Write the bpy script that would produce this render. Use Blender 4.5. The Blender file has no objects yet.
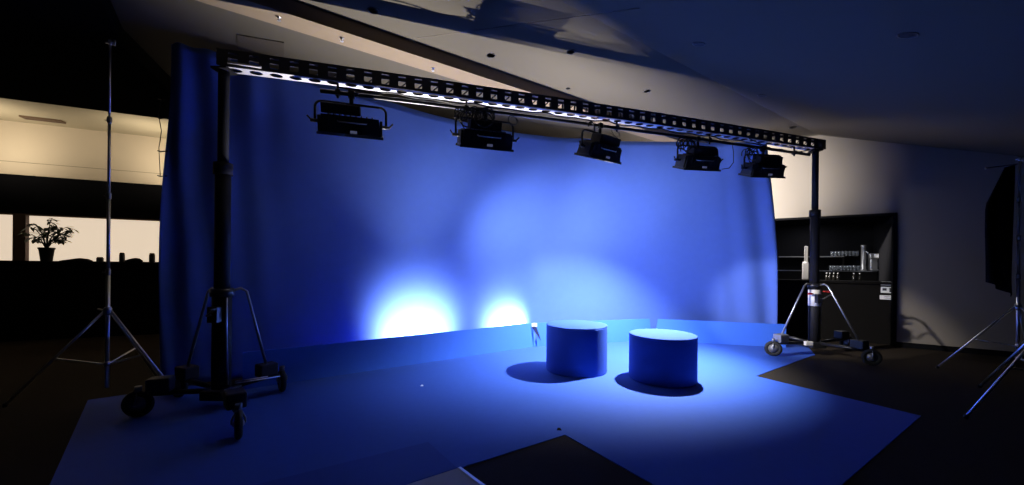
import bpy, bmesh, math, random
from mathutils import Vector, Matrix
R_ = random.Random(7)
SC = bpy.context.scene
COL = SC.collection
PI = math.pi

# ------------------------------------------------------------------ camera model (1024 x 485 frame)
F, CX, CY, ROLL, EYE = 383.0, 512.0, 266.0, 0.009, 1.5
def ray(px, py):
    u = (px - CX) / F; v = (CY - py) / F
    return u*math.cos(ROLL) - v*math.sin(ROLL), u*math.sin(ROLL) + v*math.cos(ROLL)
def gp(px, py, z=0.0):
    x, s = ray(px, py); Y = (z - EYE) / s
    return Vector((x*Y, Y, z))
def at(px, py, Y):
    x, s = ray(px, py)
    return Vector((x*Y, Y, EYE + s*Y))
cam = bpy.data.cameras.new('camera'); co = bpy.data.objects.new('camera', cam); COL.objects.link(co)
cam.sensor_width = 36; cam.lens = F/1024*36; cam.shift_y = (CY - 242.5)/1024
cam.clip_start = .05
c_, s_ = math.cos(ROLL), math.sin(ROLL)
co.matrix_world = Matrix(((c_, -s_, 0, 0), (0, 0, -1, 0), (s_, c_, 0, EYE), (0, 0, 0, 1)))
SC.camera = co

# ------------------------------------------------------------------ materials
def mat(name, col, rough=.6, metal=0, noise=0, nscale=40, bump=0, spec=.5, emit=None, estr=0, sheen=0, alpha_trans=0):
    m = bpy.data.materials.new(name); m.use_nodes = True
    nt = m.node_tree; b = nt.nodes['Principled BSDF']
    b.inputs['Base Color'].default_value = (*col, 1)
    b.inputs['Roughness'].default_value = rough
    b.inputs['Metallic'].default_value = metal
    b.inputs['Specular IOR Level'].default_value = spec
    if sheen: b.inputs['Sheen Weight'].default_value = sheen
    if alpha_trans:
        b.inputs['Transmission Weight'].default_value = alpha_trans
    if emit:
        b.inputs['Emission Color'].default_value = (*emit, 1); b.inputs['Emission Strength'].default_value = estr
    if noise or bump:
        tc = nt.nodes.new('ShaderNodeTexCoord')
        n = nt.nodes.new('ShaderNodeTexNoise'); n.inputs['Scale'].default_value = nscale; n.inputs['Detail'].default_value = 4
        nt.links.new(tc.outputs['Object'], n.inputs['Vector'])
        if noise:
            mx = nt.nodes.new('ShaderNodeMix'); mx.data_type = 'RGBA'
            mx.inputs['A'].default_value = (*[c*(1-noise) for c in col], 1)
            mx.inputs['B'].default_value = (*[min(1, c*(1+noise)) for c in col], 1)
            nt.links.new(n.outputs['Fac'], mx.inputs['Factor'])
            nt.links.new(mx.outputs['Result'], b.inputs['Base Color'])
        if bump:
            bp = nt.nodes.new('ShaderNodeBump'); bp.inputs['Strength'].default_value = bump; bp.inputs['Distance'].default_value = .01
            nt.links.new(n.outputs['Fac'], bp.inputs['Height']); nt.links.new(bp.outputs['Normal'], b.inputs['Normal'])
    return m
M = dict(
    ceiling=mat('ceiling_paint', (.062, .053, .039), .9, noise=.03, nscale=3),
    beam=mat('beam_paint', (.16, .12, .08), .9, noise=.1, nscale=6),
    blacksoffit=mat('black_soffit', (.006, .006, .006), .95, noise=.2, nscale=5, spec=0),
    trimline=mat('pale_groove', (.30, .25, .17), .9, noise=.05),
    roomceil=mat('back_room_ceiling_lit', (.40, .34, .23), .9, noise=.04, nscale=3),  # brighter copy of ceiling_paint, the back room's light put into the colour
    wall=mat('wall_paint', (.19, .168, .143), .9, noise=.03, nscale=4),
    wallroom=mat('back_room_wall_paint', (.62, .52, .38), .9, noise=.03, nscale=4),
    line=mat('seam_line', (.14, .12, .10), .9, noise=.1),
    carpet=mat('dark_carpet', (.026, .019, .013), .95, noise=.5, nscale=90, bump=.4, spec=.1),
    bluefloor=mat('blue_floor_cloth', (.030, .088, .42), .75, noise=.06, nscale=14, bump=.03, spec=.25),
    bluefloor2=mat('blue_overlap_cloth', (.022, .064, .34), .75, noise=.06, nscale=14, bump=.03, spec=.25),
    bluefab=mat('blue_backdrop_cloth', (.076, .145, .53), .85, noise=.05, nscale=8, bump=.05, spec=.15),
    bluepanel=mat('blue_painted_board', (.048, .165, .74), .65, noise=.04, nscale=12, spec=.3),
    bluepouf=mat('blue_pouf_cloth', (.032, .083, .42), .8, noise=.05, nscale=30, bump=.05, spec=.2),
    grey=mat('grey_board', (.30, .27, .26), .7, noise=.08, nscale=20),
    edge=mat('metal_edge', (.55, .55, .58), .35, metal=.8, noise=.05),
    black=mat('black_paint', (.012, .012, .014), .5, noise=.2, nscale=30),
    blackm=mat('black_steel', (.018, .018, .022), .35, metal=.3, noise=.2, nscale=20),
    trussblk=mat('dark_blue_black_alloy', (.02, .02, .035), .5, noise=.2, nscale=20),
    alu=mat('pale_aluminium', (.50, .50, .56), .55, metal=.1, noise=.08, nscale=20),
    chrome=mat('chrome_steel', (.78, .79, .84), .38, metal=1, noise=.05, nscale=10),
    steel=mat('dull_steel', (.45, .45, .47), .38, metal=.9, noise=.1, nscale=20),
    mast=mat('matt_black_mast', (.010, .010, .014), .65, noise=.2, nscale=20, spec=.2),
    rubber=mat('rubber', (.015, .015, .015), .8, noise=.2, nscale=40),
    hubm=mat('grey_hub', (.22, .22, .23), .4, metal=.4, noise=.1),
    white=mat('white_sticker', (.75, .72, .66), .6, noise=.04),
    red=mat('red_knob', (.45, .02, .02), .4, noise=.05),
    ink=mat('dark_ink', (.03, .03, .035), .7, noise=.1),
    diff=mat('lamp_diffuser', (.8, .8, .82), .4, noise=.02),
    diffon=mat('lit_lamp_diffuser', (.8, .8, .82), .4, emit=(.85, .9, 1), estr=4),
    screen=mat('control_screen', (.1, .1, .15), .3, emit=(.5, .55, .9), estr=.10),
    counter=mat('dark_counter', (.005, .0043, .004), .8, noise=.3, nscale=8, spec=.1),
    lit=mat('lit_screen_pane', (.8, .7, .55), .8, emit=(1, .81, .61), estr=.74),
    mullion=mat('brown_mullion', (.10, .06, .045), .7, noise=.2, nscale=10),
    pot=mat('black_pot', (.012, .011, .010), .6, noise=.2),
    leaf=mat('dark_leaf', (.03, .045, .015), .6, noise=.3, nscale=30),
    stem=mat('brown_stem', (.05, .035, .02), .8, noise=.2),
    darkcloth=mat('black_cloth', (.008, .008, .010), .95, noise=.2, nscale=20, spec=.05),
    glass=mat('clear_glass', (.85, .9, .95), .05, alpha_trans=.9, noise=.01),
    bottle=mat('dark_bottle_glass', (.015, .014, .012), .12, noise=.1),
    cap=mat('pale_cap', (.5, .5, .5), .4, noise=.05),
    barblack=mat('bar_black_wall', (.005, .005, .006), .95, noise=.2, nscale=6, spec=.05),
    machine=mat('coffee_machine_steel', (.35, .34, .33), .35, metal=.6, noise=.1, nscale=10),
    vent=mat('brown_vent', (.16, .10, .06), .7, noise=.1),
    hatch=mat('ceiling_hatch', (.043, .034, .024), .9, noise=.05),
    gap_shade=mat('navy_gap_shade', (.006, .012, .07), .8, noise=.1),
    paper=mat('paper', (.75, .75, .75), .8, noise=.03),
    cableg=mat('pale_cable', (.5, .5, .55), .5, noise=.05),
)

# ------------------------------------------------------------------ mesh helpers
class MB:
    def __init__(s): s.bm = bmesh.new()
    def _add(s, verts, faces, smooth=False):
        vs = [s.bm.verts.new(v) for v in verts]
        for f in faces:
            try:
                fc = s.bm.faces.new([vs[i] for i in f]); fc.smooth = smooth
            except ValueError: pass
        return vs
    def box(s, c, d, rot=None, bevel=0):
        t = bmesh.new(); bmesh.ops.create_cube(t, size=1)
        for v in t.verts: v.co = Vector((v.co.x*d[0], v.co.y*d[1], v.co.z*d[2]))
        if bevel: bmesh.ops.bevel(t, geom=t.edges[:], offset=bevel, segments=2, affect='EDGES', profile=.5)
        mt = Matrix.Translation(c) @ (rot.to_4x4() if rot else Matrix())
        t.verts.index_update()
        s._add([mt @ v.co for v in t.verts], [[v.index for v in f.verts] for f in t.faces]); t.free(); return s
    def tube(s, pts, r, seg=8, caps=True):
        pts = [Vector(p) for p in pts]; n = len(pts); rr = r if isinstance(r, (list, tuple)) else [r]*n
        tg = []
        for i in range(n):
            a = pts[max(0, i-1)]; b = pts[min(n-1, i+1)]; tg.append((b-a).normalized())
        up = Vector((0, 0, 1)) if abs(tg[0].z) < .9 else Vector((1, 0, 0))
        nx = tg[0].cross(up).normalized()
        V = []
        for i in range(n):
            nx = (nx - tg[i]*nx.dot(tg[i])).normalized(); ny = tg[i].cross(nx)
            for k in range(seg):
                a = 2*PI*k/seg; V.append(pts[i] + (nx*math.cos(a) + ny*math.sin(a))*rr[i])
        Fc = [[i*seg+k, i*seg+(k+1) % seg, (i+1)*seg+(k+1) % seg, (i+1)*seg+k] for i in range(n-1) for k in range(seg)]
        vs = s._add(V, Fc, True)
        if caps:
            s.bm.faces.new(vs[:seg][::-1]); s.bm.faces.new(vs[-seg:])
        return s
    def lathe(s, prof, c=(0, 0, 0), seg=24, axis=None, smooth=True):
        c = Vector(c); rot = axis.to_track_quat('Z', 'Y').to_matrix() if axis is not None else Matrix.Identity(3)
        V = []; n = len(prof)
        for r, z in prof:
            for k in range(seg):
                a = 2*PI*k/seg; V.append(c + rot @ Vector((r*math.cos(a), r*math.sin(a), z)))
        Fc = [[i*seg+k, i*seg+(k+1) % seg, (i+1)*seg+(k+1) % seg, (i+1)*seg+k] for i in range(n-1) for k in range(seg)]
        vs = s._add(V, Fc, smooth)
        if prof[0][0] > 1e-4: s.bm.faces.new(vs[:seg][::-1])
        if prof[-1][0] > 1e-4: s.bm.faces.new(vs[-seg:])
        return s
    def prism(s, poly, z0, z1):       # poly of (x,y), extruded in z
        n = len(poly)
        V = [Vector((p[0], p[1], z0)) for p in poly] + [Vector((p[0], p[1], z1)) for p in poly]
        s._add(V, [list(range(n))[::-1], list(range(n, 2*n))] + [[i, (i+1) % n, n+(i+1) % n, n+i] for i in range(n)]); return s
    def slab(s, pts, off):            # any planar polygon extruded by the vector off
        n = len(pts); off = Vector(off)
        V = [Vector(p) for p in pts] + [Vector(p)+off for p in pts]
        s._add(V, [list(range(n))[::-1], list(range(n, 2*n))] + [[i, (i+1) % n, n+(i+1) % n, n+i] for i in range(n)]); return s
    def build(s, name, m, parent=None, offset=None):
        if offset is not None:
            for v in s.bm.verts: v.co -= Vector(offset)
        bmesh.ops.recalc_face_normals(s.bm, faces=s.bm.faces[:])
        me = bpy.data.meshes.new(name); s.bm.to_mesh(me); s.bm.free()
        o = bpy.data.objects.new(name, me); COL.objects.link(o); me.materials.append(m)
        if parent: o.parent = parent
        elif offset is not None: o.location = offset
        return o
def tag(o, label, cat, group=None, kind=None):
    o['label'] = label; o['category'] = cat
    if group: o['group'] = group
    if kind: o['kind'] = kind
    return o
def thing(name, loc, label, cat, group=None, rot=None):
    o = bpy.data.objects.new(name, None); COL.objects.link(o); o.empty_display_size = .1
    if rot is not None:
        o.matrix_world = Matrix.Translation(loc) @ rot.to_4x4()
    else: o.location = loc
    return tag(o, label, cat, group)
def struct(o): o['kind'] = 'structure'; return o
KIDS = {}
def copy_tree(o, loc, label, parent=None):
    c = o.copy(); COL.objects.link(c)
    if parent: c.parent = parent
    else: c.location = loc; c['label'] = label
    for ch in list(o.children): copy_tree(ch, None, None, c)
    return c

# ------------------------------------------------------------------ directions of the building
A = Vector((.829, .559, 0)); B = Vector((-.559, .829, 0))      # along the kickboards / across them
def ab(a, b, z): return A*a + B*b + Vector((0, 0, z))
CZ = 4.32; KB = 3.1; SL = .34                                   # flat ceiling height, ceiling fold, slope beyond the fold
def ceil_pt(px, py):
    x, s = ray(px, py)
    Y = (CZ - EYE)/s
    p = Vector((x*Y, Y, CZ))
    if p.dot(B) < KB:
        k = B.x*x + B.y
        Y = (CZ - SL*KB - EYE)/(s - SL*k); p = Vector((x*Y, Y, EYE + s*Y))
    return p

# ------------------------------------------------------------------ setting
P1 = Vector((7.54, 7.37, 0)); W = Vector((-.832, .555, 0)); N = Vector((.555, .832, 0))   # right wall, its direction to the left, into the wall
struct(MB().prism([(-14, -1.5), (14, -1.5), (14, 17), (-14, 17)], -.1, 0).build('floor', M['carpet']))
m = MB()
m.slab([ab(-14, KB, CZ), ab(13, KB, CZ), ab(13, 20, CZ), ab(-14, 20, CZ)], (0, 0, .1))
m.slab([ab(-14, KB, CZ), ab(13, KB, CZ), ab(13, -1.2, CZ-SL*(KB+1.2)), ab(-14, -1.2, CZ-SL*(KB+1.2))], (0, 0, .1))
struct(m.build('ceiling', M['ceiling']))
# dark beam across the ceiling, parallel to the kickboards
m = MB(); b0, b1 = 4.72, 5.02
m.slab([ab(-9, b0, CZ-.16), ab(9.5, b0, CZ-.16), ab(9.5, b1, CZ-.16), ab(-9, b1, CZ-.16)], (0, 0, .16))
struct(m.build('trim_1', M['beam']))
# ceiling joint
pts = [ceil_pt(417, 38), ceil_pt(500, 27), ceil_pt(560, 19), ceil_pt(640, 8)]
m = MB()
m.tube([p - Vector((0, 0, .001)) for p in pts], .004, 6)
struct(m.build('trim_2', M['line']))
# black dropped soffit at upper left
DL = Vector((2.27, 1, 0)).normalized(); E0 = Vector((-7.3, 6.47, 0))
def el(x): t = (x - E0.x)/DL.x; return E0 + DL*t
m = MB()
q0 = el(-13.5); q1 = el(-5.75)
m.prism([(q0.x, q0.y), (-13.5, -1), (-3.2, -1), (-3.2, 2.6), (-4.7, 4.6), (q1.x, q1.y)], 4.1, 4.31)
struct(m.build('trim_3', M['blacksoffit']))
# left room: far wall with dark band and lit openings
L0 = Vector((-9.1, 8.1, 0)); DN = Vector((-DL.y, DL.x, 0))
def lw(t, d, z): return L0 + DL*t + DN*d + Vector((0, 0, z))
def lt(px):       # distance along the left wall where a pixel column meets it
    x, _ = ray(px, 262); return (x*L0.y - L0.x)/(DL.x - x*DL.y)
def lbox(t0, t1, d0, d1, z0, z1, mb=None):
    mb = mb or MB()
    return mb.slab([lw(t0, d0, z0), lw(t1, d0, z0), lw(t1, d1, z0), lw(t0, d1, z0)], (0, 0, z1-z0))
struct(lbox(-4, 17, 0, .1, 3.25, 4.32).build('wall_left', M['wallroom']))
struct(lbox(-4, 17, -.006, 0, 3.50, 3.510).build('trim_4', M['trimline']))
e1 = el(-3.0); f1 = e1 + DN*2.6; f0 = q0 + DN*2.6
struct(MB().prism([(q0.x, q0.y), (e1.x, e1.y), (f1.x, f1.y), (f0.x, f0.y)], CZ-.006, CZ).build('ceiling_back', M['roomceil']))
struct(lbox(-4, 17, .02, .14, 2.47, 3.25).build('trim_5', M['barblack']))
lbk = struct(lbox(-4, 17, .03, .13, 0, 1.52).build('wall_lower_left', M['barblack']))
ta, tb = lt(13), lt(26)
for i, (t0, t1) in enumerate([(-4, ta), (tb, 8)]):
    struct(lbox(t0, t1, .08, .12, 1.52, 2.47).build('window_%d' % (i+1), M['lit']))
struct(lbox(ta, tb, -.02, .12, 1.52, 2.47).build('trim_6', M['mullion']))
struct(lbox(-4, 8, -.01, .08, 2.44, 2.47).build('trim_7', M['mullion']))
# right wall with the bar opening
def rw(t, d, z): return P1 + W*t + N*d + Vector((0, 0, z))
def rbox(t0, t1, d0, d1, z0, z1, mb=None):
    mb = mb or MB()
    return mb.slab([rw(t0, d0, z0), rw(t1, d0, z0), rw(t1, d1, z0), rw(t0, d1, z0)], (0, 0, z1-z0))
OH = 2.60; T0, T1 = .10, 2.75
def ctop(t, d=0):
    p = rw(t, d, 0); return CZ - max(0, SL*(KB - p.dot(B)))
m = MB()
m.slab([rw(-3.2, 0, 0), rw(T0, 0, 0), rw(T0, 0, ctop(T0)), rw(-3.2, 0, ctop(-3.2))], N*.12)
tk = (KB - P1.dot(B))/W.dot(B)
m.slab([rw(T0, 0, OH), rw(T1, 0, OH), rw(T1, 0, CZ), rw(tk, 0, CZ), rw(T0, 0, ctop(T0))], N*.12)
m.slab([rw(T1, 0, 0), rw(5.5, 0, 0), rw(5.5, 0, CZ), rw(T1, 0, CZ)], N*.12)
struct(m.build('wall_right', M['wall']))
struct(rbox(-3.2, T0-.006, -.015, 0, 0, .10).build('baseboard_right', M['barblack']))
m = MB()
rbox(T0-.1, T1+.1, 2.0, 2.1, 0, 3.0, m); rbox(T0-.12, T0, .12, 2.0, 0, 3.0, m); rbox(T1, T1+.12, .12, 2.0, 0, 3.0, m); rbox(T0-.1, T1+.1, .12, 2.0, 2.62, 2.72, m)
struct(m.build('wall_bar', M['barblack']))
m = MB()
rbox(T0-.005, T0+.05, -.012, .13, 0, OH, m); rbox(T1-.05, T1+.005, -.012, .13, 0, OH, m); rbox(T0, T1, -.012, .13, OH-.04, OH+.005, m)
struct(m.build('trim_8', M['barblack']))  # black boards added over the jambs to keep the opening's edges dark

# ------------------------------------------------------------------ blue stage floor
def xy(px, py): p = gp(px, py); return (p.x, p.y)
z1 = .006
left_back = xy(190, 386)
poly = [(-3.2, 4.62), left_back, xy(88, 400.5), xy(50, 485), (-2.9, 2.2), (-2.3, 1.75), xy(410, 484.5), xy(458, 469.3), xy(565, 435.3), (1.38, 2.04),
        xy(921, 416.3), xy(756, 376.4), xy(815, 355.0), (5.75, 7.45), (4.9, 7.9), (2.9, 8.15), (.35, 7.3), (-1.5, 6.0)]
tag(MB().prism(poly, 0, z1).build('stage_floor_cloth', M['bluefloor']), 'large bright blue cloth covering the stage floor under both round podiums', 'floor cloth')
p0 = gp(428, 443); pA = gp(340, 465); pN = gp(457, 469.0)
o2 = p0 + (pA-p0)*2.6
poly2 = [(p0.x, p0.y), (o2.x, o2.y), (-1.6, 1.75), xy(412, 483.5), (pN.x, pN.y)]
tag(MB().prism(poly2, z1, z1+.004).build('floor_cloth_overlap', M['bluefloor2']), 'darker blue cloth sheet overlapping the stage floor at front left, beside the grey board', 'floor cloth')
gb = thing('floor_board', gp(458, 469.6), 'light grey floor board with a pale metal edge in the front notch of the blue cloth', 'board')
g0 = gp(458, 469.6); gl = gp(405, 487); ed = (gp(479, 485.5) - g0).normalized()
MB().slab([g0, gl, gl + ed*1.0, g0 + ed*1.0], (0, 0, .012)).build('panel', M['grey'], gb, g0)
MB().slab([g0, g0 + ed*1.0, g0 + ed*1.0 + Vector((.018, .012, 0)), g0 + Vector((.018, .012, 0))], (0, 0, .016)).build('edge_strip', M['edge'], gb, g0)
def scrap(px, py, s, label, mm):
    p = gp(px, py); m = MB()
    m.slab([p+Vector((-s, -s*.5, .007)), p+Vector((s, -s*.7, .007)), p+Vector((s*.7, s, .012)), p+Vector((-s*.5, s*.8, .016))], (0, 0, .003))
    tag(m.build('paper_scrap', mm, None, p + Vector((0, 0, .006))), label, 'scrap')
scrap(422, 386.5, .018, 'tiny white paper scrap lying on the blue floor left of the podiums', M['paper'])
scrap(559, 430.5, .022, 'tiny dark scrap on the blue floor at the tip of the front notch', M['darkcloth'])

# ------------------------------------------------------------------ kickboards
KH = .44
def panel(label, bl, br, tl=None, tr=None, z=z1):
    bl = Vector((*bl, z)); br = Vector((*br, z)); tl = tl or bl; tr = tr or br
    tl = Vector((tl[0], tl[1], z+KH)); tr = Vector((tr[0], tr[1], z+KH))
    n = (br-bl).cross(Vector((0, 0, 1))).normalized()*-1
    tl += n*.0; tr += n*.0
    m = MB(); m.slab([bl, br, tr, tl], n*.018)
    return tag(m.build('kickboard', M['bluepanel'], None, bl), label, 'low panel', 'blue kickboards along the backdrop')
def lin(a, b, t): return (a[0]+(b[0]-a[0])*t, a[1]+(b[1]-a[1])*t)
k0 = xy(294, 382.5); k1 = xy(420, 364); k2 = xy(533, 347); k3 = xy(651, 340.5); k4 = xy(786, 348)
kd = (k1[0]-k0[0], k1[1]-k0[1]); kl = lin(k0, k1, -.32)
k1b = lin(k1, k2, .001)
panel('blue kickboard at left, from the left wheeled stand to the first light glow', kl, k1)
panel('blue kickboard under the two bright glows, left of the first podium', k1b, lin(k1b, k2, 1.03), None, k2)
c0 = lin(k2, k3, .030)
panel('blue kickboard behind the two round podiums', c0, lin(k2, k3, 1.01), c0, lin(k2, k3, .985))
panel('blue kickboard at right, ending by the right wheeled stand', lin(k3, k4, .02), k4, lin(k3, k4, .055), k4)
cl = thing('gap_light', Vector((k2[0]+.02, k2[1]-.0, KH*.86)), 'small white block for light leaking through the kickboard gap left of the first podium', 'light leak')  # white block in place of flood light leaking between the boards
m = MB(); m.box((0, 0, .03), (.10, .05, .07), bevel=.008); m.build('light_block', M['white'], cl)
m = MB(); m.tube([(0, -.03, .02), (0, -.05, .03)], .01); m.build('light_stub', M['steel'], cl)
m = MB(); m.slab([(-.05, -.035, .0), (.04, -.035, .0), (.09, -.05, -.14), (.125, -.06, -.26), (.05, -.05, -.15)], (0, .006, 0)); m.build('gap_shade', M['gap_shade'], cl)  # dark wedge added where the board gap is only shade

# ------------------------------------------------------------------ backdrop
plan = [(-4.20, 4.62), (-3.5, 5.0), (-2.6, 5.62), (-1.5, 6.42), (-.3, 7.15), (.6, 7.5), (1.5, 7.8), (2.6, 8.02), (3.5, 8.05), (4.3, 7.95), (5.3, 7.66)]
tops = [4.17, 4.15, 4.11, 4.07, 4.05, 4.05, 4.10, 4.13, 4.14, 4.10, 4.05]
def cat(P, t):
    i = min(int(t), len(P)-2); f = t-i
    g = lambda k: P[max(0, min(len(P)-1, k))]
    a, b, c, d = g(i-1), g(i), g(i+1), g(i+2)
    return .5*((2*b) + (-a+c)*f + (2*a-5*b+4*c-d)*f*f + (-a+3*b-3*c+d)*f**3)
NS, NZ = 220, 40
V = []; xs = [p[0] for p in plan]; ys = [p[1] for p in plan]
for i in range(NS+1):
    t = i/NS*(len(plan)-1); x = cat(xs, t); y = cat(ys, t); zt = cat(tops, t)
    dx = cat(xs, min(len(plan)-1, t+.02)) - cat(xs, max(0, t-.02)); dy = cat(ys, min(len(plan)-1, t+.02)) - cat(ys, max(0, t-.02))
    l = math.hypot(dx, dy); nx, ny = dy/l, -dx/l
    s = i/NS
    for j in range(NZ+1):
        f = j/NZ; z = f*zt
        wl = max(0, 1 - s/.16); wr = max(0, (s-.90)/.10)
        o = wl*(.055*math.sin(s*150 + f*5) + .03*math.sin(s*90 - f*9)) * (.35+.65*f) + wr*.05*math.sin(s*120+f*3.5)
        o += .012*math.sin(s*34 + 1.1*math.sin(f*3)) * (.3+.7*abs(f-.4))
        o += .025*max(0, f-.9)/.1*math.sin(s*55)*.4
        # bottom sweeps forward a little, right edge leans in at the top
        xx = x + nx*o; yy = y + ny*o
        if s > .9:
            k = (s-.9)/.1; pull = .36*k*max(0, f-.42)**1.25
            xx -= pull*.95; yy += pull*.3
        if s < .1:
            k = 1 - s/.1; xx += -.05*k*math.sin(f*4.2+.4)
        V.append((xx, yy, max(.008, z)))
m = MB()
m._add(V, [[i*(NZ+1)+j, (i+1)*(NZ+1)+j, (i+1)*(NZ+1)+j+1, i*(NZ+1)+j+1] for i in range(NS) for j in range(NZ)], True)
bd = thing('backdrop_cloth', Vector((.6, 7.5, 0)), 'huge blue cloth backdrop hanging behind the truss and kickboards', 'backdrop')
fab = m.build('cloth', M['bluefab'], bd, (.6, 7.5, 0))
sm = fab.modifiers.new('thick', 'SOLIDIFY'); sm.thickness = .006
tie_z = [2.55, 2.85, 3.25, 3.48]
for z in tie_z:
    m = MB(); m.tube([(-4.17, 4.62, z), (-4.26, 4.63, z-.005), (-4.31, 4.65, z+.01)], .008); m.build('tie', M['black'], bd, (.6, 7.5, 0))
m = MB(); m.tube([(-4.28, 4.65, 3.48), (-4.31, 4.65, 3.3), (-4.27, 4.65, 3.1), (-4.30, 4.65, 2.9), (-4.28, 4.65, 2.55)], .004, 6); m.build('tie_cord', M['black'], bd, (.6, 7.5, 0))

# ------------------------------------------------------------------ round podiums
def podium(c, r, h, label):
    t = thing('round_podium', Vector((c[0], c[1], z1)), label, 'podium', 'blue round podiums on the stage')
    m = MB(); m.lathe([(r-.008, 0), (r, .008), (r, .012), (r, .03), (r, h*.5), (r, h-.05), (r, h-.03), (r, h-.02)], seg=72); m.build('side', M['bluepouf'], t)
    m = MB(); m.lathe([(r, h-.02), (r, h-.012), (r, h-.006), (r-.006, h), (r-.02, h)], seg=72); m.build('top', M['bluepouf'], t)
podium((.945, 5.56), .435, .66, 'round blue podium at left, farther back and beside the kickboard gap')
podium((2.035, 5.16), .430, .60, 'round blue podium at right, nearer the front and more shaded on its side')

# ------------------------------------------------------------------ truss
TL = Vector((-3.0, 3.98, 3.525)); TR = Vector((5.46, 6.83, 3.615))
tx = (TR-TL).normalized(); tz = (Vector((0, 0, 1)) - tx*tx.z).normalized(); ty = tz.cross(tx)
TRot = Matrix((tx, ty, tz)).transposed(); TLEN = (TR-TL).length
truss = thing('lighting_truss', TL, 'long dark lattice truss spanning between the two wheeled stands above the stage', 'truss', rot=TRot)
TH, TW = .165, .14; NC = 48; PT = TLEN/NC
def camber(x): u = x/TLEN; return .03*4*u*(1-u)
def rail(name, y, z, dy, dz, mm, x0=0, x1=None):
    x1 = TLEN if x1 is None else x1; n = 16; m = MB(); V = []
    for i in range(n+1):
        x = x0+(x1-x0)*i/n; c = camber(x)
        V += [(x, y-dy/2, z-dz/2+c), (x, y+dy/2, z-dz/2+c), (x, y+dy/2, z+dz/2+c), (x, y-dy/2, z+dz/2+c)]
    Fc = [[i*4+k, i*4+(k+1) % 4, i*4+4+(k+1) % 4, i*4+4+k] for i in range(n) for k in range(4)] + [[0, 1, 2, 3], [4*n, 4*n+1, 4*n+2, 4*n+3]]
    m._add(V, Fc); return m.build(name, mm, truss)
rail('rail', -TW/2, .008, .012, .030, M['trussblk'])
rail('rail', -TW/2, .100, .012, .036, M['trussblk'])
rail('rail', -TW/2, TH-.014, .012, .030, M['trussblk'])
rail('rail', TW/2, .008, .012, .03, M['trussblk'])
rail('rail', TW/2, TH-.010, .012, .024, M['trussblk'])
for i in range(NC+1):
    x = i*PT; c = camber(x)
    m = MB(); m.box((x, -TW/2, TH/2+c), (.102, .014, TH)); m.build('upright', M['trussblk'], truss)
    if i < NC:
        m = MB()
        m.tube([(x+.03, TW/2, .02+c), (x+PT-.03, TW/2, TH-.02+c)], .008, 5)
        m.tube([(x, TW/2, .02+c), (x, TW/2, TH-.02+c)], .012, 5)
        m.build('brace', M['trussblk'], truss)
# perforated pale bottom plate
m = MB()
for i in range(NC):
    xc = (i+.5)*PT; V = []; Fc = []; ns = 16
    for k in range(ns):
        a = 2*PI*k/ns; ca, sa = math.cos(a), math.sin(a)
        e = Vector((xc+.062*ca, .045*sa, -.008+camber(xc)))
        q = max(abs(ca), abs(sa)); rx = xc + PT/2*ca/q
        V += [e, Vector((rx, .068*sa/q, -.008+camber(rx)))]
        Fc.append([2*k, 2*k+1, (2*k+3) % (2*ns), (2*k+2) % (2*ns)])
    m._add(V, Fc)
bp = m.build('bottom_plate', M['alu'], truss); sm = bp.modifiers.new('thick', 'SOLIDIFY'); sm.thickness = .004
rail('top_plate', 0, TH-.002, TW, .006, M['trussblk'])
for x in (0, TLEN):
    m = MB(); m.box((x, 0, TH/2), (.05, TW, TH)); m.build('end_plate', M['trussblk'], truss)
# silver pieces at the left corner
m = MB(); m.tube([(.05, -TW/2-.02, .03), (.35, -TW/2-.02, .025)], .012); m.build('corner_bar', M['alu'], truss)

def tp(x, y, z): return TL + TRot @ Vector((x, y, z + camber(x)))
# hanging pipe
PZ = -.11
x0 = TLEN*.10
pipe = thing('lighting_pipe', tp(x0, 0, PZ), 'thin black pipe hung under the truss, carrying the five stage lights', 'pipe', rot=TRot)
def pl(x, y, z): return Vector((x-x0, y, z + camber(x) - camber(x0) - PZ))
m = MB(); m.tube([pl(x0 + (TLEN*.972-x0)*i/14, 0, PZ) for i in range(15)], .024, 10); m.build('bar', M['blackm'], pipe)
for u in (.12, .285, .53, .72, .93):
    m = MB(); m.tube([pl(TLEN*u, 0, PZ-.06), pl(TLEN*u, 0, -.012)], .014, 8); m.box(pl(TLEN*u, 0, PZ), (.05, .06, .06)); m.build('hanger', M['black'], pipe)

# cables along the truss
cb = []
for i in range(60):
    u = .12 + .852*i/59; x = TLEN*u
    cb.append(tp(x, -.06+.02*math.sin(i*.9), PZ+.035+.012*math.sin(i*1.7) - .05*max(0, math.sin((u-.80)/.19*PI) if u > .8 else 0)))
tag(MB().tube(cb, .009, 6).build('power_cable', M['black'], None, cb[0]), 'black power cable running along the hanging pipe under the truss', 'cable')
cb = []
for i in range(26):
    u = .80 + .172*i/25; x = TLEN*u
    cb.append(tp(x, -.10, PZ+.08 - .13*math.sin(i/25*PI)))
tag(MB().tube(cb, .008, 6).build('power_cable', M['black'], None, cb[0]), 'black cable drooping in a swag at the right end of the truss', 'cable')
cb = []
for i in range(22):
    u = .745 + .035*math.sin(i/21*PI); x = TLEN*u
    cb.append(tp(x, -.08, PZ+.02 - .42*i/21 if i < 14 else PZ+.02-.28))
cb = [tp(TLEN*.765, -.05, PZ), tp(TLEN*.768, -.06, PZ-.15), tp(TLEN*.768, -.06, PZ-.32), tp(TLEN*.758, -.06, PZ-.42), tp(TLEN*.745, -.03, PZ-.44)]
tag(MB().tube(cb, .006, 6).build('power_cable', M['black'], None, cb[0]), 'thin black cable hanging down between the fourth and fifth stage lights', 'cable')

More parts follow.
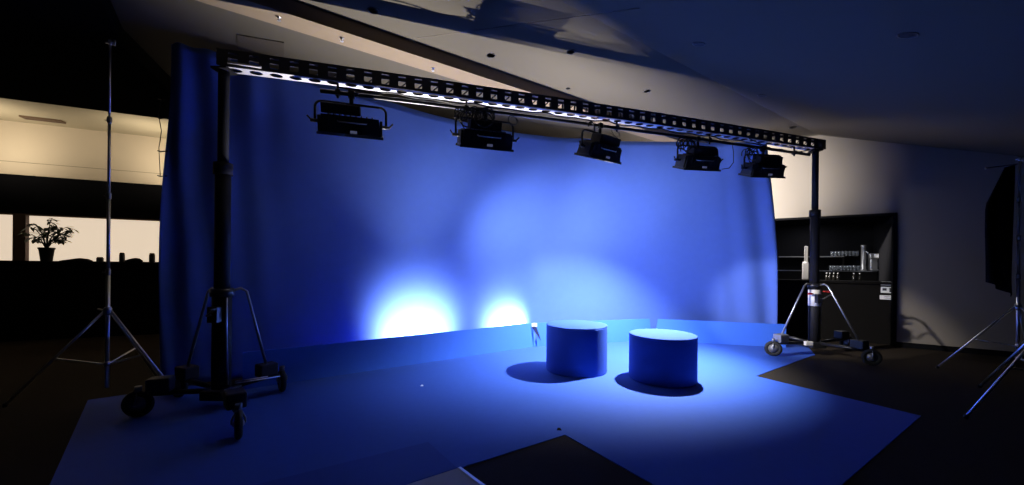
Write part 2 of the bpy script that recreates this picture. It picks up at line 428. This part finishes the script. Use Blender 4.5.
# ------------------------------------------------------------------ stage lights
def arc(c, r, a0, a1, n, y=0):
    return [Vector((c[0]+r*math.cos(a0+(a1-a0)*i/n), y, c[1]+r*math.sin(a0+(a1-a0)*i/n))) for i in range(n+1)]
def coil(m, c, r, turns, ry=.06, seed=1, rad=.006):
    q = random.Random(seed); P = []
    n = int(26*turns)
    for i in range(n+1):
        a = 2*PI*i/26; k = 1+.18*math.sin(i*.37+seed)
        P.append(Vector((c[0]+r*k*math.cos(a), c[1]+ry*math.sin(a*.5+seed), c[2]+r*k*1.0*math.sin(a))))
    m.tube(P, rad, 6)
def stage_light(u, label, lit=False, boxoff=0.0, yaw=0.0, tilt=.35, coils=0, edge=None, seed=1, w=.66, hook=0):
    x = TLEN*u
    rot = TRot @ Matrix.Rotation(yaw, 3, 'Z')
    t = thing('stage_light', tp(x, 0, PZ), label, 'stage light', 'stage lights on the truss', rot=rot)
    m = MB(); m.box((0, 0, -.005), (.07, .075, .075), bevel=.008); m.tube([(0, 0, -.03), (0, 0, -.12)], .022); m.tube([(.03, -.04, 0), (.08, -.05, 0)], .010, 6)
    m.build('clamp', M['black'], t)
    if hook:
        m = MB(); m.tube(arc((-.17, -.045), .06, PI*1.1, -PI*.1, 10)+[Vector((-.10, 0, -.11))], .012, 6); m.build('hook', M['black'], t)
    hw = w/2+.045; zt = -.115
    path = [Vector((-hw, 0, -.36)), Vector((-hw, 0, zt-.07))] + arc((-hw+.07, zt-.07), .07, PI, PI/2, 5) + arc((hw-.07, zt-.07), .07, PI/2, 0, 5) + [Vector((hw, 0, -.36))]
    m = MB(); m.tube(path, .014, 8); m.build('yoke', M['blackm'], t)
    T = Matrix.Translation((0, 0, -.36)) @ Matrix.Rotation(tilt, 4, 'X')
    def tr(mb):
        for v in mb.bm.verts: v.co = T @ v.co
        return mb
    # housing: tray flaring towards the lens at the bottom
    m = MB(); a, bb = w/2-.035, .13; a2, b2 = w/2-.01, .15
    m._add([(-a, -bb, .10), (a, -bb, .10), (a, bb, .10), (-a, bb, .10), (-a2, -b2, -.10), (a2, -b2, -.10), (a2, b2, -.10), (-a2, b2, -.10)],
           [[0, 1, 2, 3], [4, 5, 6, 7], [0, 1, 5, 4], [1, 2, 6, 5], [2, 3, 7, 6], [3, 0, 4, 7]])
    for k in range(9):
        m.box((-a+.07+k*(2*a-.14)/8, 0, .105), (.012, .24, .02))
        m.box((-a+.07+k*(2*a-.14)/8, -.141, .03), (.014, .012, .09))
    for sx in (-1, 1): m.box((sx*a2, 0, 0), (.03, .24, .17), bevel=.008)
    tr(m).build('housing', M['black'], t)
    m = MB(); m.box((boxoff, .0, .165), (.40, .20, .11), bevel=.012); tr(m).build('ballast_box', M['black'], t)
    m = MB()
    for sx, sy, dx, dy in ((0, -b2, w+.03, .018), (0, b2, w+.03, .018), (-a2, 0, .018, 2*b2), (a2, 0, .018, 2*b2)):
        m.box((sx, sy, -.10), (dx, dy, .03))
    fr = tr(m).build('lens_frame', edge or M['black'], t)
    m = MB(); m.box((0, 0, -.097), (w-.02, 2*b2-.02, .012)); tr(m).build('diffuser', M['diffon'] if lit else M['diff'], t)
    m = MB(); m.box((0.03, -b2-.002, -.062), (.07, .012, .03)); tr(m).build('display', M['screen'], t)
    m = MB(); m.tube([(-.14, -.12, .05), (-.12, -.15, .035), (.16, -.15, .035), (.18, -.12, .05)], .008, 6); tr(m).build('handle', M['steel'], t)
    for sx in (-1, 1):
        m = MB(); m.tube([(sx*(w/2-.06), 0, -.34), (sx*(hw+.045), 0, -.34)], .020, 8); m.tube([(sx*(hw+.035), 0, -.34), (sx*(hw+.075), -.03, -.30)], .010, 6); m.build('tilt_knob', M['blackm'], t)
    for k in range(coils):
        m = MB(); coil(m, (-.32+.055*k, -.05-.015*k, -.11-.03*(k % 3)), .075+.02*(k % 3), 1.6, seed=seed+k, rad=.008); m.build('cable_loop', M['black'], t)
    return t
stage_light(.136, 'leftmost stage light, dim with a pale lower edge, nearest the left stand', boxoff=-.10, edge=M['edge'], seed=1)
L2 = stage_light(.312, 'second stage light from the left, with tangled cable loops above it', lit=False, boxoff=-.02, coils=7, seed=4)
L3 = stage_light(.499, 'middle stage light of the five, hung with a ring hook and no tangled cable', boxoff=.06, seed=9, yaw=.28, hook=1, w=.61)
L4 = stage_light(.694, 'fourth stage light from the left, against the blue cloth with cable coils at its left', lit=False, boxoff=.03, coils=4, seed=14, yaw=-.15, w=.60)
L5 = stage_light(.848, 'rightmost stage light, half in front of the pale wall at the backdrop edge', boxoff=.03, coils=4, seed=22, yaw=-.2, w=.59)
m = MB(); coil(m, (.36, -.02, -.10), .065, 1.3, seed=3); m.build('cable_loop', M['black'], L2)
m = MB(); m.tube([(.20, -.02, 0), (.26, -.03, -.09), (.33, -.03, -.12), (.39, -.03, -.08), (.38, -.02, 0)], .005, 6); m.build('cable_loop', M['black'], L3)

# ------------------------------------------------------------------ wheeled crank stands
def crank_stand(c, wheels, ztop, label, sticker=False, side=1, yaws=(None,)*4):
    c = Vector((c[0], c[1], 0))
    t = thing('crank_stand', c, label, 'stand', 'wheeled crank stands under the truss ends')
    m = MB(); m.box((0, 0, .16), (.26, .26, .10), bevel=.015); m.build('hub', M['black'], t)
    m = MB(); m.lathe([(.085, .11), (.085, 1.2)], seg=24); m.lathe([(.070, 1.2), (.070, 2.5)], seg=20)
    m.lathe([(.085, 2.42), (.085, 2.54)], seg=20)
    m.build('mast', M['mast'], t)
    m = MB(); m.lathe([(.050, 2.5), (.050, ztop-.12), (.05, ztop-.02)], seg=16); m.box((0, 0, ztop-.01), (.16, .16, .02)); m.build('inner_mast', M['mast'], t)
    m = MB(); m.lathe([(.105, 1.16), (.105, 1.24)], seg=16)
    m.build('brace_collar', M['blackm'], t)
    for k, w in enumerate(wheels):
        w = Vector((w[0], w[1], 0)) - c; d = w.normalized(); L = w.length; pr = Vector((-d.y, d.x, 0))
        leg = MB(); leg.tube([d*.08+Vector((0, 0, .19)), d*(L-.06)+Vector((0, 0, .22))], .028, 8)
        lo = leg.build('leg', M['blackm'], t)
        m = MB(); m.box(d*(L-.17)+Vector((0, 0, .30)), (.19, .15, .14), Matrix.Rotation(math.atan2(d.y, d.x), 3, 'Z'), bevel=.015); m.build('jack_box', M['hubm'] if sticker and k == 0 else M['black'], lo)
        if k < 2:
            br = MB(); br.tube([d*.06+Vector((0, 0, 1.20)), d*.17+Vector((0, 0, 1.235)), d*.23+Vector((0, 0, 1.20)), d*(L-.17)+Vector((0, 0, .34))], .015, 8); br.build('brace', M['steel'] if sticker else M['hubm'], t)
        # caster
        wd = (d*.5 + pr*(.6 if k % 2 else -.6)).normalized() if yaws[k] is None else Vector((math.cos(yaws[k]), math.sin(yaws[k]), 0)); ax = Vector((-wd.y, wd.x, 0))
        wc = w + Vector((0, 0, .13))
        ca = MB(); ca.tube([w+Vector((0, 0, .245)), w+Vector((0, 0, .30))], .028, 10)
        for sgn in (-1, 1):
            ca.tube([w+Vector((0, 0, .25))+ax*.012*sgn, wc+ax*.048*sgn+Vector((0, 0, .04)), wc+ax*.048*sgn], .009, 6)
        cas = ca.build('caster', M['steel'] if sticker else M['hubm'], t)
        m = MB()
        P = [wc + (wd*math.cos(a)+Vector((0, 0, 1))*math.sin(a))*.100 for a in [2*PI*i/24 for i in range(25)]]
        m.tube(P, .030, 10, caps=False); m.build('tyre', M['rubber'], cas)
        m = MB(); m.lathe([(.015, -.045), (.03, -.03), (.075, -.015), (.075, .015), (.03, .03), (.015, .045)], wc, 18, ax); m.build('wheel_hub', M['hubm'], cas)
    # crank with handle
    m = MB(); m.box((.0, -.10, .98), (.10, .08, .16), bevel=.01); m.tube([(0, -.14, .98), (0, -.20, .98), (.10, -.22, 1.05), (.10, -.30, 1.05)], .011, 6); m.build('crank', M['blackm'], t)
    m = MB(); m.tube([(side*.09, -.03, .25), (side*.085, -.05, .9), (side*.08, -.04, 1.15)], .008, 6); m.build('guide_rod', M['chrome'], t)
    if sticker:
        m = MB(); m.lathe([(.0885, .84), (.0885, 1.13)], seg=20)
        m.build('sticker', M['white'], t)
        for q, zz in ((-.14, 1.06), (.20, 1.10)):
            m = MB(); m.tube([(q*.5, -.06, zz), (q, -.08, zz)], .012, 8); m.box((q, -.08, zz), (.06, .03, .035), bevel=.008); m.build('knob', M['red'], t)
        m = MB(); m.box((-.28, -.24, .22), (.13, .06, .07), bevel=.01); m.build('label_plate', M['white'], t)
    else:
        for k in range(2):
            m = MB(); m.tube([(.16, -.02+.0*k, .28-.02*k), (.42, .10+.22*k, .30-.06*k)], .006, 6); m.build('brace_rod', M['chrome'], t)
    return t
def ztop(c):   # underside of the truss above a mast
    s = (c[0]-TL.x)/(TR.x-TL.x); return TL.z + (TR.z-TL.z)*s - .012
CL = (-3.01, 3.98); CR = (5.37, 6.80)
crank_stand(CL, [(-2.69, 4.50), (-3.72, 4.28), (-3.62, 3.72), (-2.33, 3.28)], ztop(CL), 'wheeled crank stand in shadow at left, holding up the left end of the truss', yaws=(2.3, 2.9, .3, 2.2))
crank_stand(CR, [(4.48, 6.55), (5.61, 5.96), (6.2, 7.05), (5.1, 7.6)], ztop(CR), 'wheeled crank stand at right with white sticker and red knobs, before the bar', sticker=True)

# ------------------------------------------------------------------ chrome light stands
def light_stand(c, feet, apex, ztop, label, top=True, low=.3, tilt=None):
    c = Vector((c[0], c[1], 0))
    t = thing('light_stand', c, label, 'light stand', 'chrome light stands')
    m = MB(); m.tube([(0, 0, .12), (0, 0, apex+.45)], .019, 12); m.build('lower_pole', M['chrome'], t)
    z = apex+.45; sec = [.016, .013, .010]; h = (ztop-z)/3
    for k, r in enumerate(sec):
        m = MB(); m.tube([(0, 0, z+h*k-.02), (0, 0, z+h*(k+1))], r, 10); m.build('pole_section', M['chrome'], t)
        cm = MB(); cm.lathe([(.019, z+h*k-.05), (.0225, z+h*k-.04), (.0225, z+h*k+.01), (.018, z+h*k+.02)], seg=12); cm.tube([(0, 0, z+h*k-.02), (-.045 if k == 0 else -.03, -.02, z+h*k-.02)], .006, 6); cm.build('collar', M['steel'], t)
    m = MB(); m.lathe([(.026, apex-.04), (.036, apex-.02), (.036, apex+.03), (.026, apex+.05)], seg=12); m.tube([(0, 0, apex), (-.08, -.03, apex+.03)], .010, 6); m.build('leg_collar', M['steel'], t)
    m = MB(); m.lathe([(.024, low-.02), (.03, low), (.024, low+.03)], seg=12); m.build('brace_collar', M['steel'], t)
    for f in feet:
        f = Vector((f[0], f[1], 0)) - c; d = f.normalized()
        a = d*.03+Vector((0, 0, apex)); e = f + Vector((0, 0, .018))
        m = MB(); m.tube([a, e], .0135, 8); lo = m.build('leg', M['chrome'], t)
        m = MB(); m.lathe([(.018, 0), (.020, .02), (.014, .04)], f, 10); m.build('rubber_foot', M['rubber'], lo)
        k = a.lerp(e, .52)
        m = MB(); m.tube([d*.02+Vector((0, 0, low)), k], .009, 6); m.build('brace', M['chrome'], t)
    if top:
        m = MB(); m.tube([(0, 0, ztop-.02), (0, 0, ztop+.03)], .016, 8); m.tube([(-.05, 0, ztop), (.06, 0, ztop+.01)], .008, 6); m.tube([(.05, 0, ztop-.03), (.05, 0, ztop+.03)], .010, 6); m.build('top_stud', M['chrome'], t)
    return t
light_stand((-4.45, 4.22), [(-3.88, 4.42), (-5.22, 3.95), (-4.60, 4.98)], .96, 3.92, 'tall chrome light stand at far left, in front of the dark counter', low=.38)
light_stand((7.22, 5.46), [(6.50, 5.84), (7.35, 4.7), (7.95, 5.85)], .98, 3.08, 'chrome light stand at far right holding a black flag', low=.42)
light_stand((5.68, 3.98), [(4.60, 3.87), (6.1, 3.2), (6.0, 4.9)], 1.02, 2.6, 'nearest chrome light stand, cropped by the right edge so only one leg shows', low=.45)
# black flag on the right stand
fl = thing('black_flag', Vector((7.22, 5.44, 3.02)), 'black cloth flag hanging beside the pole at the far right', 'flag')
m = MB(); m.tube([(.0, .03, .0), (-.42, .07, -.05)], .010, 6); m.build('arm', M['blackm'], fl)
V = []; nx_, nz_ = 14, 16
for i in range(nx_+1):
    for j in range(nz_+1):
        s = i/nx_; f = j/nz_
        V.append((.0 - s*(.16+.28*min(1, f*3.0) - .12*max(0, f-.55)), +.07+.03*math.sin(s*11+f*2)*(.3+f), -.04*s - f*(1.9-.25*s)))
m = MB(); m._add(V, [[i*(nz_+1)+j, (i+1)*(nz_+1)+j, (i+1)*(nz_+1)+j+1, i*(nz_+1)+j+1] for i in range(nx_) for j in range(nz_)], True)
fc = m.build('cloth', M['darkcloth'], fl); sm = fc.modifiers.new('thick', 'SOLIDIFY'); sm.thickness = .008

# ------------------------------------------------------------------ left room furniture
ct = thing('service_counter', lw(0, -.4, 0), 'long dark service counter under the lit opening at far left', 'counter')
lbox(-4, 7.0, -.70, -.02, 0, 1.44).build('body', M['counter'], ct, lw(0, -.4, 0))
lbox(-4, 7.0, -.74, -.01, 1.44, 1.50).build('worktop', M['counter'], ct, lw(0, -.4, 0))
CT = 1.50
def on_counter(px, d=-.35):
    x, _ = ray(px, 262)
    base = L0 + DN*d; t = (x*base.y - base.x)/(DL.x - x*DL.y)
    p = base + DL*t; return Vector((p.x, p.y, CT))
pp = on_counter(46.5)
pt = thing('potted_plant', pp, 'bushy potted plant silhouetted on the counter in the lit opening', 'plant')
m = MB(); m.lathe([(.075, 0), (.080, .01), (.107, .25), (.117, .25), (.117, .285), (.103, .285), (.100, .26)], seg=20); m.build('pot', M['pot'], pt)
m = MB(); m.lathe([(.0, .262), (.1005, .262)], seg=20); m.build('soil', M['stem'], pt)
sm_ = MB(); lf = MB()
q = random.Random(5)
tips = [(-.40, .05, .70), (-.22, -.05, .76), (-.44, .0, .58), (-.05, .1, .70), (.10, .0, .86), (.22, -.08, .72), (.36, .03, .70), (.30, .08, .58), (-.34, .0, .48), (.55, 0, .66), (.45, -.05, .52), (.12, .1, .62), (-.12, .08, .60), (.2, .1, .45), (0, -.1, .5)]
for tx_, ty_, tz_ in tips:
    P = [Vector((0, 0, .25)), Vector((tx_*.25, ty_*.3, .25+(tz_-.25)*.55)), Vector((tx_*.7, ty_*.7, .25+(tz_-.25)*.9)), Vector((tx_, ty_, tz_))]
    sm_.tube(P, [.012, .009, .006, .003], 6)
    for k in range(13):
        f = q.uniform(.45, 1.0); i = min(2, int(f*3)); base = P[i].lerp(P[i+1], f*3-i) if i < 3 else P[3]
        a = q.uniform(0, 2*PI); L = q.uniform(.09, .17)
        d = Vector((math.cos(a), math.sin(a)*.6, q.uniform(-.5, .35))).normalized(); s2 = d.cross(Vector((0, 0, 1))).normalized()*L*.20
        up = Vector((0, 0, -.015))
        lf._add([base, base+d*L*.35+s2, base+d*L*.7+s2*.8+up, base+d*L+up*2.5, base+d*L*.7-s2*.8+up, base+d*L*.35-s2], [[0, 1, 2, 3, 4, 5]])
sm_.build('stem', M['stem'], pt)
lo = lf.build('leaves', M['leaf'], pt); lo['kind'] = 'stuff'; lo.modifiers.new('thick', 'SOLIDIFY').thickness = .002
def jar(px, h, r, label):
    t = thing('jar', on_counter(px), label, 'jar', 'small dark jars on the counter')
    m = MB(); m.lathe([(r*.9, 0), (r, .01), (r, h*.8), (r*.8, h*.86)], seg=16); m.build('body', M['pot'], t)
    m = MB(); m.lathe([(r*.85, h*.86), (r*.85, h*.97), (r*.6, h)], seg=16); m.build('lid', M['pot'], t)
jar(100, .11, .055, 'short dark jar on the counter just left of the chrome stand pole')
jar(122, .21, .045, 'taller dark jar on the counter just right of the chrome stand pole')
jar(152, .21, .050, 'dark jar on the counter at the left edge of the blue backdrop')
def heap(px, w, h, label):
    m = MB(); prof = [(w, 0), (w*.98, h*.4), (w*.7, h*.8), (w*.3, h), (0, h)]
    m.lathe(prof, (0, 0, 0), 20)
    for v in m.bm.verts: v.co.y *= .45; v.co.z *= 1+.25*math.sin(v.co.x*9)
    p = on_counter(px, -.30)
    o = m.build('folded_cloth', M['darkcloth']); o.location = p
    tag(o, label, 'cloth')
heap(76, .32, .07, 'low dark cloth heap on the counter right of the potted plant')
heap(133, .20, .09, 'small dark cloth heap on the counter between two jars')
# ceiling vent and downlights
def vent(px, py):
    p = ceil_pt(px, py); rot = Matrix.Rotation(math.atan2(DL.y, DL.x), 3, 'Z')
    t = thing('ceiling_vent', p - Vector((0, 0, .037)), 'long brown slot vent on the beige ceiling at far left', 'vent', rot=rot)
    m = MB()
    for sy in (-.07, .07): m.box((0, sy, .015), (.56, .02, .03))
    for sx in (-.28, .28): m.box((sx, 0, .015), (.02, .16, .03))
    m.build('frame', M['vent'], t)
    m = MB()
    for k in range(3): m.box((0, -.035+.035*k, .012), (.55, .02, .006), Matrix.Rotation(.5, 3, 'X'))
    m.box((0, 0, .027), (.56, .14, .004))
    m.build('louvres', M['vent'], t)
vent(43, 118.5)
def nrm(p): 
    if p.dot(B) >= KB-.001: return Vector((0, 0, -1))
    return Vector((B.x*SL, B.y*SL, -1)).normalized()
first = None
DL_ = [(373, 10.5, .062, 'black recessed downlight alone near the top edge, above the dark ceiling beam'),
       (491, 55.5, .062, 'black recessed downlight just above the beam, over the middle of the truss'),
       (571, 52, .062, 'black recessed downlight on the ceiling above the third stage light'),
       (647, 91, .055, 'black recessed downlight close to the truss, between third and fourth stage lights'),
       (699, 44, .075, 'black recessed downlight at the blue shadow edge above the fourth stage light'),
       (762, 95.5, .07, 'recessed downlight in the blue shade above the rightmost stage light'),
       (694, 119, .05, 'small recessed downlight right above the truss near the fourth stage light'),
       (793, 127.5, .075, 'recessed downlight just above the right end of the truss'),
       (908, 35, .075, 'downlight in the darkest part of the ceiling at upper right'),
       (507, 86, .03, 'tiny downlight low on the beam right above the truss middle'),
       (568, 88.5, .035, 'tiny dark downlight on the ceiling between the beam and the truss'),
       (44, 110, .04, 'tiny downlight beside the brown vent at far left'),
       (2, 106.5, .07, 'downlight cut by the left edge of the photo beside the vent')]
for px, py, r, lab in DL_:
    p = ceil_pt(px, py); n = nrm(p)
    t = thing('downlight', p, lab, 'downlight', 'recessed ceiling downlights', rot=n.to_track_quat('Z', 'Y').to_matrix())
    m = MB(); m.lathe([(r*.78, 0), (r*.80, .004), (r*.97, .006), (r, .0)], seg=20); m.build('trim_ring', M['black'], t)
    m = MB(); m.lathe([(0, .001), (r*.8, .001)], seg=20); m.build('lamp_face', M['ink'], t)
for px, py, lab in ((279, 17, 'leftmost tiny sprinkler head on the dark ceiling beam'), (342, 38, 'middle tiny sprinkler head on the dark ceiling beam'), (433, 68, 'rightmost tiny sprinkler head on the dark ceiling beam')):
    x, s = ray(px, py); Y = (CZ-.16-EYE)/s; p = Vector((x*Y, Y, CZ-.16))
    t = thing('sprinkler_head', p, lab, 'sprinkler', 'sprinkler heads on the beam')
    m = MB(); m.lathe([(.022, 0), (.022, -.006), (.01, -.008)], seg=12); m.build('plate', M['chrome'], t)
    m = MB(); m.lathe([(.008, -.006), (.008, -.03), (.018, -.035), (.018, -.04)], seg=12); m.build('nozzle', M['chrome'], t)
hp = [ceil_pt(237, 34), ceil_pt(284, 42), ceil_pt(284, 58), ceil_pt(237, 48)]
tag(MB().slab([p - hp[0] for p in hp], (0, 0, -.012)).build('access_hatch', M['hatch']), 'brownish rectangular hatch on the dim ceiling above the left end of the truss', 'hatch').location = hp[0]

# ------------------------------------------------------------------ bar
RROT = Matrix((W, -N, Vector((0, 0, 1)))).transposed()        # local x to the left along the wall, y towards the room
def rt(px, d):      # position along the wall frame at depth d for a pixel column
    x, _ = ray(px, 266); b = P1 + N*d
    return (x*b.y - b.x)/(W.x - x*W.y)
bar = thing('bar_counter', rw(1.4, .5, 0), 'dark bar counter in the wall opening behind the right stand', 'counter', rot=RROT)
def bl(t, d, z): return Vector((t-1.4, -(d-.5), z))
m = MB(); m.box((bl((T0+T1)/2, .5, .60)), (T1-T0-.02, .55, 1.20)); m.build('body', M['counter'], bar)
m = MB(); m.box((bl((T0+T1)/2, .48, 1.225)), (T1-T0-.02, .65, .05), bevel=.008); m.build('worktop', M['counter'], bar)
sh = thing('back_bar_shelf', rw(1.4, 1.7, 0), 'dark back shelf holding bottles and glasses behind the bar', 'shelf', rot=RROT)
def sl_(t, d, z): return Vector((t-1.4, -(d-1.7), z))
SZ = (1.46, 1.66)
m = MB(); m.box(sl_((T0+T1)/2, 1.75, .72), (T1-T0-.02, .44, 1.44)); m.build('cabinet', M['counter'], sh)
m = MB(); m.box(sl_((T0+T1)/2, 1.75, 1.45), (T1-T0-.02, .46, .02)); m.build('cabinet_top', M['steel'], sh)
m = MB(); m.box(sl_(1.3, 1.86, 1.80), (1.3, .22, .02)); m.build('shelf', M['machine'], sh)
for tt in (.66, 1.94):
    m = MB(); m.box(sl_(tt, 1.86, 1.625), (.02, .2, .33)); m.build('bracket', M['counter'], sh)
gl = None
def glass_tumbler(p, label, group):
    global gl
    if gl is None:
        m = MB(); m.lathe([(.026, 0), (.030, .004), (.037, .12), (.034, .12), (.027, .012), (0, .012)], seg=14)
        gl = tag(m.build('drinking_glass', M['glass']), label, 'glass', group); gl.location = p; return
    c = gl.copy(); COL.objects.link(c); c.location = p; c['label'] = label; c['group'] = group
for k in range(11):
    glass_tumbler(rw(rt(831+k*3.4, 1.66), 1.66, SZ[0]), 'clear drinking glass in the row on the back bar, lower level', 'glasses in the lower row behind the bar')
for k in range(8):
    glass_tumbler(rw(rt(832+k*3.6, 1.86), 1.86, 1.81), 'clear drinking glass on the upper bar shelf', 'glasses on the upper bar shelf')
bo = None
for k, (px, d, z) in enumerate([(827, .62, 1.25), (830, .50, 1.25), (834, .60, 1.25), (838, .52, 1.25), (854, .55, 1.25), (860, .60, 1.25)]):
    lab = ['dark small bottle on the bar counter, leftmost of the group beside the mast', 'dark small bottle second from the mast on the bar counter', 'dark small bottle third from the mast on the bar counter',
           'dark small bottle fourth from the mast on the bar counter', 'dark small bottle on the bar counter, left one of the separate pair', 'dark small bottle on the bar counter, right one of the separate pair'][k]
    p = rw(rt(px, d), d, z)
    if bo is None:
        bo = thing('bottle', p, lab, 'bottle', 'small bottles on the bar counter')
        m = MB(); m.lathe([(.028, 0), (.03, .005), (.03, .09), (.012, .12), (.012, .15)], seg=14); m.build('body', M['bottle'], bo)
        m = MB(); m.lathe([(.014, .145), (.014, .165)], seg=10); m.build('cap', M['cap'], bo)
    else: copy_tree(bo, p, lab)
# coffee machine
cm = thing('coffee_machine', rw(rt(883, 1.62), 1.62, 1.46), 'grey metal coffee machine on the back bar at right', 'coffee machine', rot=RROT)
m = MB(); m.box((0, -.05, .20), (.46, .24, .40), bevel=.02); m.build('body', M['machine'], cm)
m = MB(); m.box((.02, .10, .34), (.46, .12, .12), bevel=.015); m.build('group_head', M['machine'], cm)
m = MB(); m.box((0, .08, .02), (.44, .22, .04), bevel=.008); m.build('drip_tray', M['steel'], cm)
m = MB(); m.box((.10, .165, .34), (.16, .006, .07)); m.build('panel', M['paper'], cm)
for k in range(4):
    m = MB(); m.tube([(-.20, .075, .10+.06*k), (-.10, .075, .10+.06*k)], .015, 8); m.build('cup_rail', M['chrome'], cm)
tw = thing('glass_tower', rw(rt(863.5, 1.62), 1.62, 1.46), 'tall grey column dispenser on the back bar beside the coffee machine', 'dispenser')
m = MB(); m.lathe([(.06, 0), (.06, .03), (.045, .04), (.045, .55), (.05, .56), (.05, .6)], seg=16); m.build('column', M['machine'], tw)
m = MB(); m.tube([(0, -.04, .45), (0, -.10, .43), (0, -.11, .39)], .010, 6); m.build('tap', M['chrome'], tw)
wb = thing('roll_dispenser', rw(rt(805.5, .7), .7, 1.25), 'pale upright dispenser on the bar counter left of the mast', 'dispenser', rot=RROT)
m = MB(); m.box((0, 0, .19), (.13, .12, .38), bevel=.02); m.build('body', M['machine'], wb)
m = MB(); m.box((-.01, 0, .57), (.07, .06, .38), bevel=.01); m.build('upright', M['machine'], wb)
m = MB(); m.lathe([(.05, 0), (.06, .01), (.05, .03)], (0, 0, .375), 14); m.build('collar', M['cap'], wb)
for k, (px, y, w_, h_, lab) in enumerate([(888, 283.5, .21, .075, 'narrow pale notice at the top of three on the bar front'), (889.5, 290, .25, .12, 'dark framed notice in the middle of three on the bar front'), (888.5, 297.5, .25, .085, 'white notice at the bottom of three on the bar front')]):
    d = .22; t_ = rt(px, d); x, s = ray(px, y); p = rw(t_, d, 0); p.z = EYE + s*p.y
    t = thing('notice', p, lab, 'notice', 'notices on the bar front', rot=RROT)
    m = MB(); m.box((0, .0025, 0), (w_, .005, h_)); m.build('sheet', M['paper'], t)
    m = MB()
    if k == 1:
        m.box((-.05, .006, 0), (.10, .003, .09)); m.box((.07, .006, .01), (.06, .003, .05))
    else:
        for j in range(2): m.box((-.02, .006, -.015+.03*j), (w_*.6, .003, .008))
    m.build('print', M['ink'], t)

# ------------------------------------------------------------------ light
def lamp(name, kind, loc, power, col=(1, 1, 1), target=None, size=.1, cone=None, blend=.3, sizey=None):
    l = bpy.data.lights.new(name, kind); l.energy = power; l.color = col
    o = bpy.data.objects.new(name, l); COL.objects.link(o); o.location = loc
    if kind == 'AREA':
        l.size = size
        if sizey: l.shape = 'RECTANGLE'; l.size_y = sizey
    else: l.shadow_soft_size = size
    if kind == 'SPOT': l.spot_size = math.radians(cone); l.spot_blend = blend
    if target is not None: o.rotation_euler = (Vector(target)-Vector(loc)).to_track_quat('-Z', 'Y').to_euler()
    return o
WB = (.80, .88, 1)
# two floods on the floor just behind the kickboards: each throws a beam at the cloth and a beam up at the ceiling
def aim(p, az, el): az = math.radians(az); el = math.radians(el); return p + Vector((math.cos(az)*math.cos(el), math.sin(az)*math.cos(el), math.sin(el)))
for i, f in enumerate((Vector((-1.26, 5.89, 0)), Vector((.18, 6.94, 0)))):
    p = f + B*.14 + Vector((0, 0, .22))
    lamp('floor_flood', 'SPOT', p, 470 if i == 0 else 360, (.86, .9, 1), p + B + Vector((0, 0, .22)), .03, 138, .5)
    lamp('floor_flood_up', 'SPOT', p + Vector((0, 0, .02)), 2200, (1, .94, .86), p + Vector((0, 0, 1)) - B*(.58 if i == 0 else .72) + A*(-.05 if i == 0 else .4), .03, 98 if i == 0 else 86, .95)
# key light under the fourth stage light
key = tp(TLEN*.694-.26, .10, PZ-.52)
lamp('key_lamp', 'SPOT', key, 3000, (.87, .94, 1), (1.75, 6.3, 0), .04, 100, 1)
# wash from the second stage light on the backdrop
w0 = tp(TLEN*.322, .10, PZ-.56)
lamp('wash_lamp', 'SPOT', w0, 700, (.90, .93, 1), aim(w0, 56, -27), .16, 104, 1)
lamp('wash_lamp', 'SPOT', w0, 105, (.90, .93, 1), aim(w0, 88, -12), .16, 150, 1)
w2 = tp(TLEN*.499, .10, PZ-.56)
lamp('wash_lamp', 'SPOT', w2, 320, (.90, .93, 1), aim(w2, 52, -14), .16, 104, 1)
lamp('wash_lamp', 'SPOT', w0, 1500, (1, .93, .88), aim(w0, 23, -21), .05, 23, .5)  # extra narrow spot added to brighten the lower right wall
# unseen spot added behind the backdrop to light the wall above the bar
w1 = Vector((2.9, 9.05, 3.1))
lamp('wall_fill', 'SPOT', w1, 4600, (1, .93, .86), aim(w1, 23, 3), .05, 87, .3)
# warm light in the room behind, at left
for t_ in (-1.0, 1.5, 4.5):
    lamp('back_room_lamp', 'AREA', lw(t_, -1.0, 3.40), 17, (1, .88, .70), lw(t_, -.35, 4.3), .5)
lamp('bar_fill', 'AREA', rw(1.3, 1.2, 2.5), 14, (.95, .95, 1), rw(1.3, 1.6, 0), .5)  # added fill with no source in view, makes the bar glassware show

w = bpy.data.worlds.new('world'); SC.world = w; w.use_nodes = True
w.node_tree.nodes['Background'].inputs[0].default_value = (.05, .06, .12, 1); w.node_tree.nodes['Background'].inputs[1].default_value = .004
vs = SC.view_settings; vs.view_transform = 'Standard'; vs.look = 'None'; vs.gamma = 1; vs.exposure = 0; vs.use_curve_mapping = False
